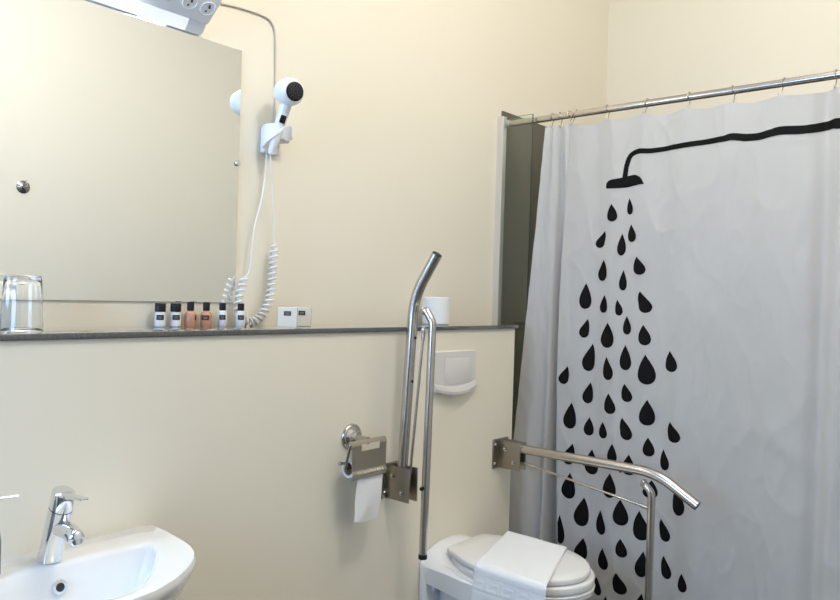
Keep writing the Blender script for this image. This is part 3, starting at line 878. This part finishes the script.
RINGS = [1.578, 1.541, 1.500, 1.478, 1.337, 1.181, 1.022, .870, .711, .556, .415]
names = ['nearest the glass screen', 'second from the glass screen', 'third from the glass screen, crossing the next ring', 'fourth from the glass screen, crossing the ring before it',
         'above the top of the printed shower head', 'first to the right of the printed shower head', 'third to the left of the right end of the visible rod', 'above the middle of the printed pipe', 'next to last before the right edge of the curtain', 'above the right end of the printed pipe', 'at the far right end of the curtain']
for k, (y, nm) in enumerate(zip(RINGS, names)):
    b = B()
    tilt = {2: .004, 3: -.006}.get(k, .004 * math.sin(k * 2.1))
    pts = []
    for i in range(17):
        a = math.radians(-62 + 304 * i / 16)
        pts.append((RX + .0165 * math.cos(a), y + tilt * math.sin(a), RZ + .0005 + .0165 * math.sin(a)))
    x_, y_, z_ = pts[0]
    low = [(RX + .001, y - tilt, RZ - .026), (RX - .005, y - tilt * 2, RZ - .040), (RX - .010, y - tilt * 2 + .001, RZ - .046), (RX - .0145, y - tilt * 2 + .002, RZ - .041), (RX - .0142, y - tilt * 2 + .002, RZ - .034)]
    tube(b, smooth_path(pts[::-1] + low, 3), .0016, 8)
    o = obj('curtain_ring', b, M['steel']); rebase(o, (RX, y, RZ))
    tag(o, 'thin metal curtain ring ' + nm, 'curtain ring', 'rings holding the shower curtain on its rod')

# ------------------------------------------------------------------ shower curtain
CX, CT, CB = 2.622, 2.004, .06
YM = 1.470                     # where the flat printed sheet starts (moves a little with height)
def lerp(a, c, q): return a + (c - a) * q
def ringdip(y, z):
    ys = sorted(RINGS)
    for a, c in zip(ys, ys[1:]):
        if a <= y <= c:
            q = (y - a) / (c - a); return math.sin(PI * q) * min(1, (c - a) / .10)
    return 0
def sheet_x(y, z):
    h = (CT - z) / (CT - CB)
    x = .010 * math.sin(y * 9.0 + .5) * (.4 + .6 * h) + .0055 * math.sin(y * 23.0 + 1.2 + .5 * h) * (.7 + .3 * h)
    x += .003 * math.sin(y * 47.0 + 2.0 * h)
    x += -.020 * math.exp(-((y - .520 - .012 * math.sin(z * 2)) / .030) ** 2) + .022 * math.exp(-((y - .575) / .026) ** 2)
    top = math.exp(-((CT - z) / .16) ** 1)
    x += .006 * (ringdip(y, z) - .5) * top
    x += .0032 * noise.noise(Vector((y * 11, z * 5 + y * 4, 3.1))) + .0016 * noise.noise(Vector((y * 30 + z * 9, z * 16 - y * 8, 7.7)))
    for a, sy, sz, sk, amp in ((1.3, 6.0, 2.2, 2.5, .0034), (5.1, 10.0, 3.6, -4.0, .0026), (8.8, 18.0, 6.0, 6.0, .0012)):
        r = 1 - abs(noise.noise(Vector((y * sy + z * sk * .6, z * sz - y * sk, a)))) * 2.2
        x -= amp * max(0, r) ** 3
    return x
def sheet(y, z):
    """point on the flat printed part"""
    return Vector((CX + sheet_x(y, z), y, z))
def ymf(h): return 1.482 + .026 * math.sin(PI * min(1, h / .95)) * (1 if h < .95 else 1) + .008 * h
def gather(q, z):
    """q 0..1 from the free edge by the wall to the start of the printed sheet"""
    h = max(0, min(1, (CT - z) / 1.75))
    ye = lerp(1.595, 1.715, h ** 1.05)
    ym = ymf(h)
    # control polyline in plan (y, x)
    k = h ** 1.0
    P = [(ye, -.008 - .045 * k), (lerp(1.575, 1.640, k), lerp(.006, -.045, k)), (lerp(1.556, 1.585, k), lerp(-.010, .006, k)), (lerp(1.538, 1.558, k), lerp(.010, -.006, k)),
         (lerp(1.532, 1.552, k), lerp(.016, .090, k)), (lerp(1.520, ym + .028, k), lerp(.012, .125, k)), (lerp(1.505, ym + .010, k), lerp(-.010, .095, k)), (ym + .004, lerp(.004, .018, k)), (ym, 0)]
    n = len(P) - 1; f = q * n; i = min(int(f), n - 1); s = f - i
    g = lambda j: P[max(0, min(n, j))]
    a, b_, c, d = g(i - 1), g(i), g(i + 1), g(i + 2)
    r = [.5 * (2 * b_[m] + (c[m] - a[m]) * s + (2 * a[m] - 5 * b_[m] + 4 * c[m] - d[m]) * s * s + (3 * b_[m] - a[m] - 3 * c[m] + d[m]) * s ** 3) for m in (0, 1)]
    y, x = r
    w = q ** 3
    x += sheet_x(ym, z) * w + (1 - w) * (.0035 * noise.noise(Vector((q * 7, z * 7, 2.2))) + .003 * noise.noise(Vector((q * 16 + z * 3, z * 13, 8.2))))
    return Vector((CX + x, y, z))
def topz(y): return CT - .012 * ringdip(y, CT)
YE = .395
NG, NS, NZ = 60, 230, 300
b = B(); cols = []
for i in range(NG + NS + 1):
    col = []
    for j in range(NZ + 1):
        q = j / NZ
        z = CT + (CB - CT) * q
        if i < NG: p = gather(i / NG, z)
        else:
            h = max(0, min(1, (CT - z) / 1.75)); ym = ymf(h)
            y = lerp(ym, YE, (i - NG) / NS); p = sheet(y, z)
        p.z -= (CT - topz(p.y)) * math.exp(-(CT - z) / .05)
        col.append(b.verts.new(p))
    cols.append(col)
for a, c in zip(cols, cols[1:]):
    for j in range(NZ): b.faces.new((a[j], c[j], c[j + 1], a[j + 1]))
# printed marks, laid on the cloth
def on_cloth(y, z):
    p = sheet(y, z); e = .002
    n = (sheet(y + e, z) - sheet(y - e, z)).cross(sheet(y, z + e) - sheet(y, z - e)).normalized()
    if n.x > 0: n = -n
    return p + n * .0016
def patch(rows):
    """rows of (y,z) pairs -> strip of conforming quads"""
    V = [[b.verts.new(on_cloth(y, z)) for y, z in r] for r in rows]
    for a, c in zip(V, V[1:]):
        for i in range(len(a) - 1):
            f = b.faces.new((a[i], a[i + 1], c[i + 1], c[i])); f.material_index = 1
def drop(yt, zt_, yc, zb, w):
    H = zt_ - zb; rows = []; N_ = 16
    zc = zb + w * .55
    for k in range(N_ + 1):
        q = k / N_; q = q if q < .9 else q
        z = zt_ - H * (1 - math.cos(q * PI)) / 2
        f = (zt_ - z) / H
        hw = w / 2 * (f ** 1.1 * math.sqrt(max(0, 1 - f))) / .3702
        fc = min(1, f / .75); c = yt + (yc - yt) * (fc * fc * (3 - 2 * fc))
        hw = max(hw, .0004)
        lim = ymf(max(0, min(1, (CT - z) / 1.75))) - .003
        row = [(min(c - hw + 2 * hw * i / 6, lim - (6 - i) * 1e-4), z) for i in range(7)]
        rows.append(row)
    patch(rows)
DROPS = [(1.295, 1.679, 1.291, 1.612, 0.042), (1.225, 1.696, 1.221, 1.635, 0.024), (1.322, 1.578, 1.342, 1.514, 0.041), (1.249, 1.566, 1.250, 1.483, 0.034), (1.215, 1.599, 1.210, 1.533, 0.033), (1.321, 1.469, 1.327, 1.388, 0.041), (1.238, 1.430, 1.239, 1.353, 0.031), (1.187, 1.479, 1.176, 1.412, 0.046), (1.396, 1.379, 1.398, 1.279, 0.051), (1.313, 1.335, 1.317, 1.267, 0.036), (1.259, 1.319, 1.251, 1.259, 0.030), (1.172, 1.352, 1.149, 1.273, 0.051), (1.386, 1.241, 1.400, 1.168, 0.041), (1.295, 1.231, 1.296, 1.136, 0.057), (1.220, 1.259, 1.217, 1.190, 0.033), (1.154, 1.230, 1.147, 1.155, 0.045), (1.363, 1.148, 1.378, 1.040, 0.053), (1.296, 1.102, 1.288, 1.015, 0.043), (1.221, 1.152, 1.218, 1.058, 0.045), (1.142, 1.122, 1.136, 1.013, 0.065), (1.055, 1.141, 1.047, 1.066, 0.043), (1.466, 1.053, 1.481, 0.980, 0.043), (1.367, 0.998, 1.376, 0.916, 0.046), (1.444, 0.912, 1.450, 0.808, 0.059), (1.283, 0.965, 1.275, 0.889, 0.049), (1.220, 1.008, 1.209, 0.941, 0.043), (1.130, 0.959, 1.130, 0.865, 0.057), (1.365, 0.864, 1.367, 0.793, 0.043), (1.304, 0.855, 1.301, 0.793, 0.039), (1.224, 0.882, 1.205, 0.801, 0.049), (1.044, 0.889, 1.028, 0.817, 0.047), (1.434, 0.752, 1.452, 0.667, 0.052), (1.350, 0.743, 1.350, 0.646, 0.059), (1.259, 0.780, 1.259, 0.709, 0.040), (1.192, 0.750, 1.193, 0.674, 0.054), (1.124, 0.822, 1.120, 0.754, 0.041), (1.068, 0.787, 1.061, 0.713, 0.034), (1.441, 0.636, 1.448, 0.533, 0.061), (1.265, 0.668, 1.267, 0.576, 0.055), (1.107, 0.669, 1.110, 0.604, 0.052), (1.014, 0.670, 1.004, 0.563, 0.042), (1.378, 0.552, 1.388, 0.439, 0.064), (1.303, 0.520, 1.299, 0.428, 0.045), (1.222, 0.578, 1.218, 0.482, 0.059), (1.147, 0.552, 1.139, 0.445, 0.061), (1.068, 0.539, 1.051, 0.459, 0.040), (1.482, 0.463, 1.476, 0.350, 0.035), (1.375, 0.397, 1.386, 0.308, 0.053), (1.289, 0.380, 1.285, 0.300, 0.048), (1.216, 0.434, 1.210, 0.366, 0.045), (1.128, 0.408, 1.135, 0.312, 0.046), (1.055, 0.408, 1.042, 0.328, 0.040), (0.987, 0.363, 0.983, 0.298, 0.031), (1.314, 0.264, 1.308, 0.195, 0.041), (1.226, 0.306, 1.210, 0.229, 0.053), (1.128, 0.255, 1.134, 0.175, 0.041), (1.265, 0.208, 1.262, 0.118, 0.045)]
PIPE = [(1.245, 1.773, 0.0190), (1.240, 1.817, 0.0190), (1.226, 1.853, 0.0180), (1.197, 1.866, 0.0190), (1.150, 1.864, 0.0180), (1.094, 1.867, 0.0180), (1.011, 1.872, 0.0190), (0.958, 1.875, 0.0190), (0.894, 1.879, 0.0210), (0.864, 1.884, 0.0240), (0.818, 1.877, 0.0250), (0.777, 1.875, 0.0250), (0.739, 1.881, 0.0260), (0.709, 1.885, 0.0280), (0.648, 1.880, 0.0280), (0.613, 1.881, 0.0280), (0.582, 1.888, 0.0290), (0.554, 1.890, 0.0310), (0.529, 1.884, 0.0320), (0.480, 1.882, 0.0330), (0.440, 1.885, 0.0340)]
HEAD = [(1.321, 1.743), (1.320, 1.760), (1.301, 1.770), (1.257, 1.773), (1.225, 1.779), (1.202, 1.780), (1.182, 1.768), (1.170, 1.745), (1.204, 1.741), (1.232, 1.736), (1.272, 1.737)]
for d_ in DROPS: drop(*d_)
pp = smooth_path([(y, z, w) for y, z, w in PIPE], 8)
rows = []
for i, p in enumerate(pp):
    a = pp[max(0, i - 1)]; c = pp[min(len(pp) - 1, i + 1)]
    ty, tz = c.x - a.x, c.y - a.y; L_ = math.hypot(ty, tz); ny, nz = -tz / L_, ty / L_
    hw = p.z / 2
    rows.append([(max(YE + .004, p.x + ny * hw * s), p.y + nz * hw * s) for s in (-1, -.5, 0, .5, 1)])
patch(rows)
# shower head: lower edge and upper edge
up = smooth_path([(1.321, 1.744, 0), (1.319, 1.760, 0), (1.301, 1.770, 0), (1.257, 1.774, 0), (1.225, 1.780, 0), (1.202, 1.780, 0), (1.182, 1.768, 0), (1.170, 1.746, 0)], 6)
lo = smooth_path([(1.321, 1.739, 0), (1.305, 1.737, 0), (1.272, 1.736, 0), (1.250, 1.736, 0), (1.232, 1.737, 0), (1.204, 1.741, 0), (1.185, 1.744, 0), (1.170, 1.744, 0)], 6)
patch([[(a.x + (c.x - a.x) * s, a.y + (c.y - a.y) * s) for s in (0, .25, .5, .75, 1)] for a, c in zip(lo, up)])
t = obj('shower_curtain', b, [M['curtain'], M['ink']], None, True, 80); rebase(t, (CX, 1.0, CB))
tag(t, 'white shower curtain printed with a black shower head and falling drops', 'shower curtain')

# ------------------------------------------------------------------ things only the mirror shows: hook on the wall behind, ceiling lamp
t = thing('robe_hook', (1.918, YF, 1.908), 'round chrome robe hook seen in the mirror', 'hook')
b = B(); lathe(b, [(.040, 0), (.040, .004), (.033, .008), (.018, .012), (.012, .016), (.010, .030), (.014, .034), (.012, .038), (.0005, .039)], (1.918, YF, 1.908), (0, 1, 0), 28); obj('rosette', b, simple('dark_chrome', (.30, .30, .31), .18, 1.0), t)
b = B(); tube(b, smooth_path([(1.918, YF + .03, 1.908), (1.918, YF + .05, 1.911), (1.916, YF + .058, 1.929), (1.915, YF + .058, 1.946)], 5), .006, 12); obj('hook_arm', b, M['chrome'], t)

LX, LY = 1.25, .32
t = thing('ceiling_lamp', (LX, LY, ZC), 'round ceiling lamp with warm glass', 'lamp')
b = B(); lathe(b, [(.17, 0), (.17, .025), (.16, .03)], (LX, LY, ZC), (0, 0, -1), 40); obj('lamp_base', b, M['plastic'], t)
b = B(); lathe(b, [(.158, .028), (.155, .06), (.12, .085), (.06, .097), (.0005, .10)], (LX, LY, ZC), (0, 0, -1), 40); obj('lamp_shade', b, M['lampglass'], t)

# ------------------------------------------------------------------ light
SX, SY = 2.35, .50  # added downlight with no known source, lifts the curtain top and right side
t = thing('added_downlight', (SX, SY, ZC), 'added small round ceiling downlight that brightens the shower curtain', 'lamp')
b = B(); lathe(b, [(.055, -.002), (.055, .004), (.045, .006), (.044, .001)], (SX, SY, ZC), (0, 0, -1), 32, 0, (False, False)); obj('trim_ring', b, M['alu'], t)
b = B(); lathe(b, [(.044, -.002), (.044, .002), (.0005, .002)], (SX, SY, ZC), (0, 0, -1), 32); obj('lens', b, M['lampglass'], t)
def area(name, loc, target, size, size_y, power, col):
    l = bpy.data.lights.new(name, 'AREA'); l.shape = 'RECTANGLE'; l.size = size; l.size_y = size_y
    l.energy = power; l.color = col
    o = bpy.data.objects.new(name, l); COL.objects.link(o); o.location = loc
    o.rotation_euler = (Vector(target) - Vector(loc)).to_track_quat('-Z', 'Y').to_euler()
    return o
area('daylight_through_window', (XL - .02, (WA + WB) / 2, (WZ0 + WZ1) / 2), (1.0, 1.1, 1.2), .78, 1.08, P_WIN, C_WIN)
l = bpy.data.lights.new('ceiling_lamp_light', 'POINT'); l.energy = P_CEIL; l.color = C_CEIL; l.shadow_soft_size = .22
o = bpy.data.objects.new('ceiling_lamp_light', l); COL.objects.link(o); o.location = (LX, LY, ZC - .32)
l = bpy.data.lights.new('added_curtain_light', 'POINT'); l.energy = P_SH; l.color = C_SH; l.shadow_soft_size = .05
o = bpy.data.objects.new('added_curtain_light', l); COL.objects.link(o); o.location = (SX, SY, ZC - .06)
area('mirror_lamp_light', (.64, 1.780, 2.000), (.80, 0.0, .9), .84, .03, P_MIR, C_MIR)

w = bpy.data.worlds.new('daylight'); scene.world = w; w.use_nodes = True
bg = w.node_tree.nodes['Background']; bg.inputs['Color'].default_value = (.72, .83, 1.0, 1); bg.inputs['Strength'].default_value = W_STR

# ------------------------------------------------------------------ camera
cam = bpy.data.cameras.new('camera'); co = bpy.data.objects.new('camera', cam); COL.objects.link(co)
f_px = 750.0; phi = math.atan2(640, 750); roll = .030
cam.sensor_fit = 'HORIZONTAL'; cam.sensor_width = 36.0; cam.lens = f_px / 840 * 36.0
fwd = Vector((math.cos(phi), math.sin(phi), -4.0 / f_px)).normalized()
right = Vector((math.sin(phi), -math.cos(phi), 0)); up = right.cross(fwd).normalized()
r2 = right * math.cos(roll) + up * -math.sin(roll) * -1.0
u2 = up * math.cos(roll) - right * math.sin(roll)
m4 = Matrix.Identity(4)
for i in range(3): m4[i][0] = r2[i]; m4[i][1] = u2[i]; m4[i][2] = -fwd[i]
m4.translation = Vector((0, 0, 1.31)); co.matrix_world = m4
cam.clip_start = .02
scene.camera = co
vs = scene.view_settings
vs.view_transform = 'Standard'; vs.look = 'None'; vs.gamma = 1.0; vs.use_curve_mapping = False; vs.exposure = EXPO
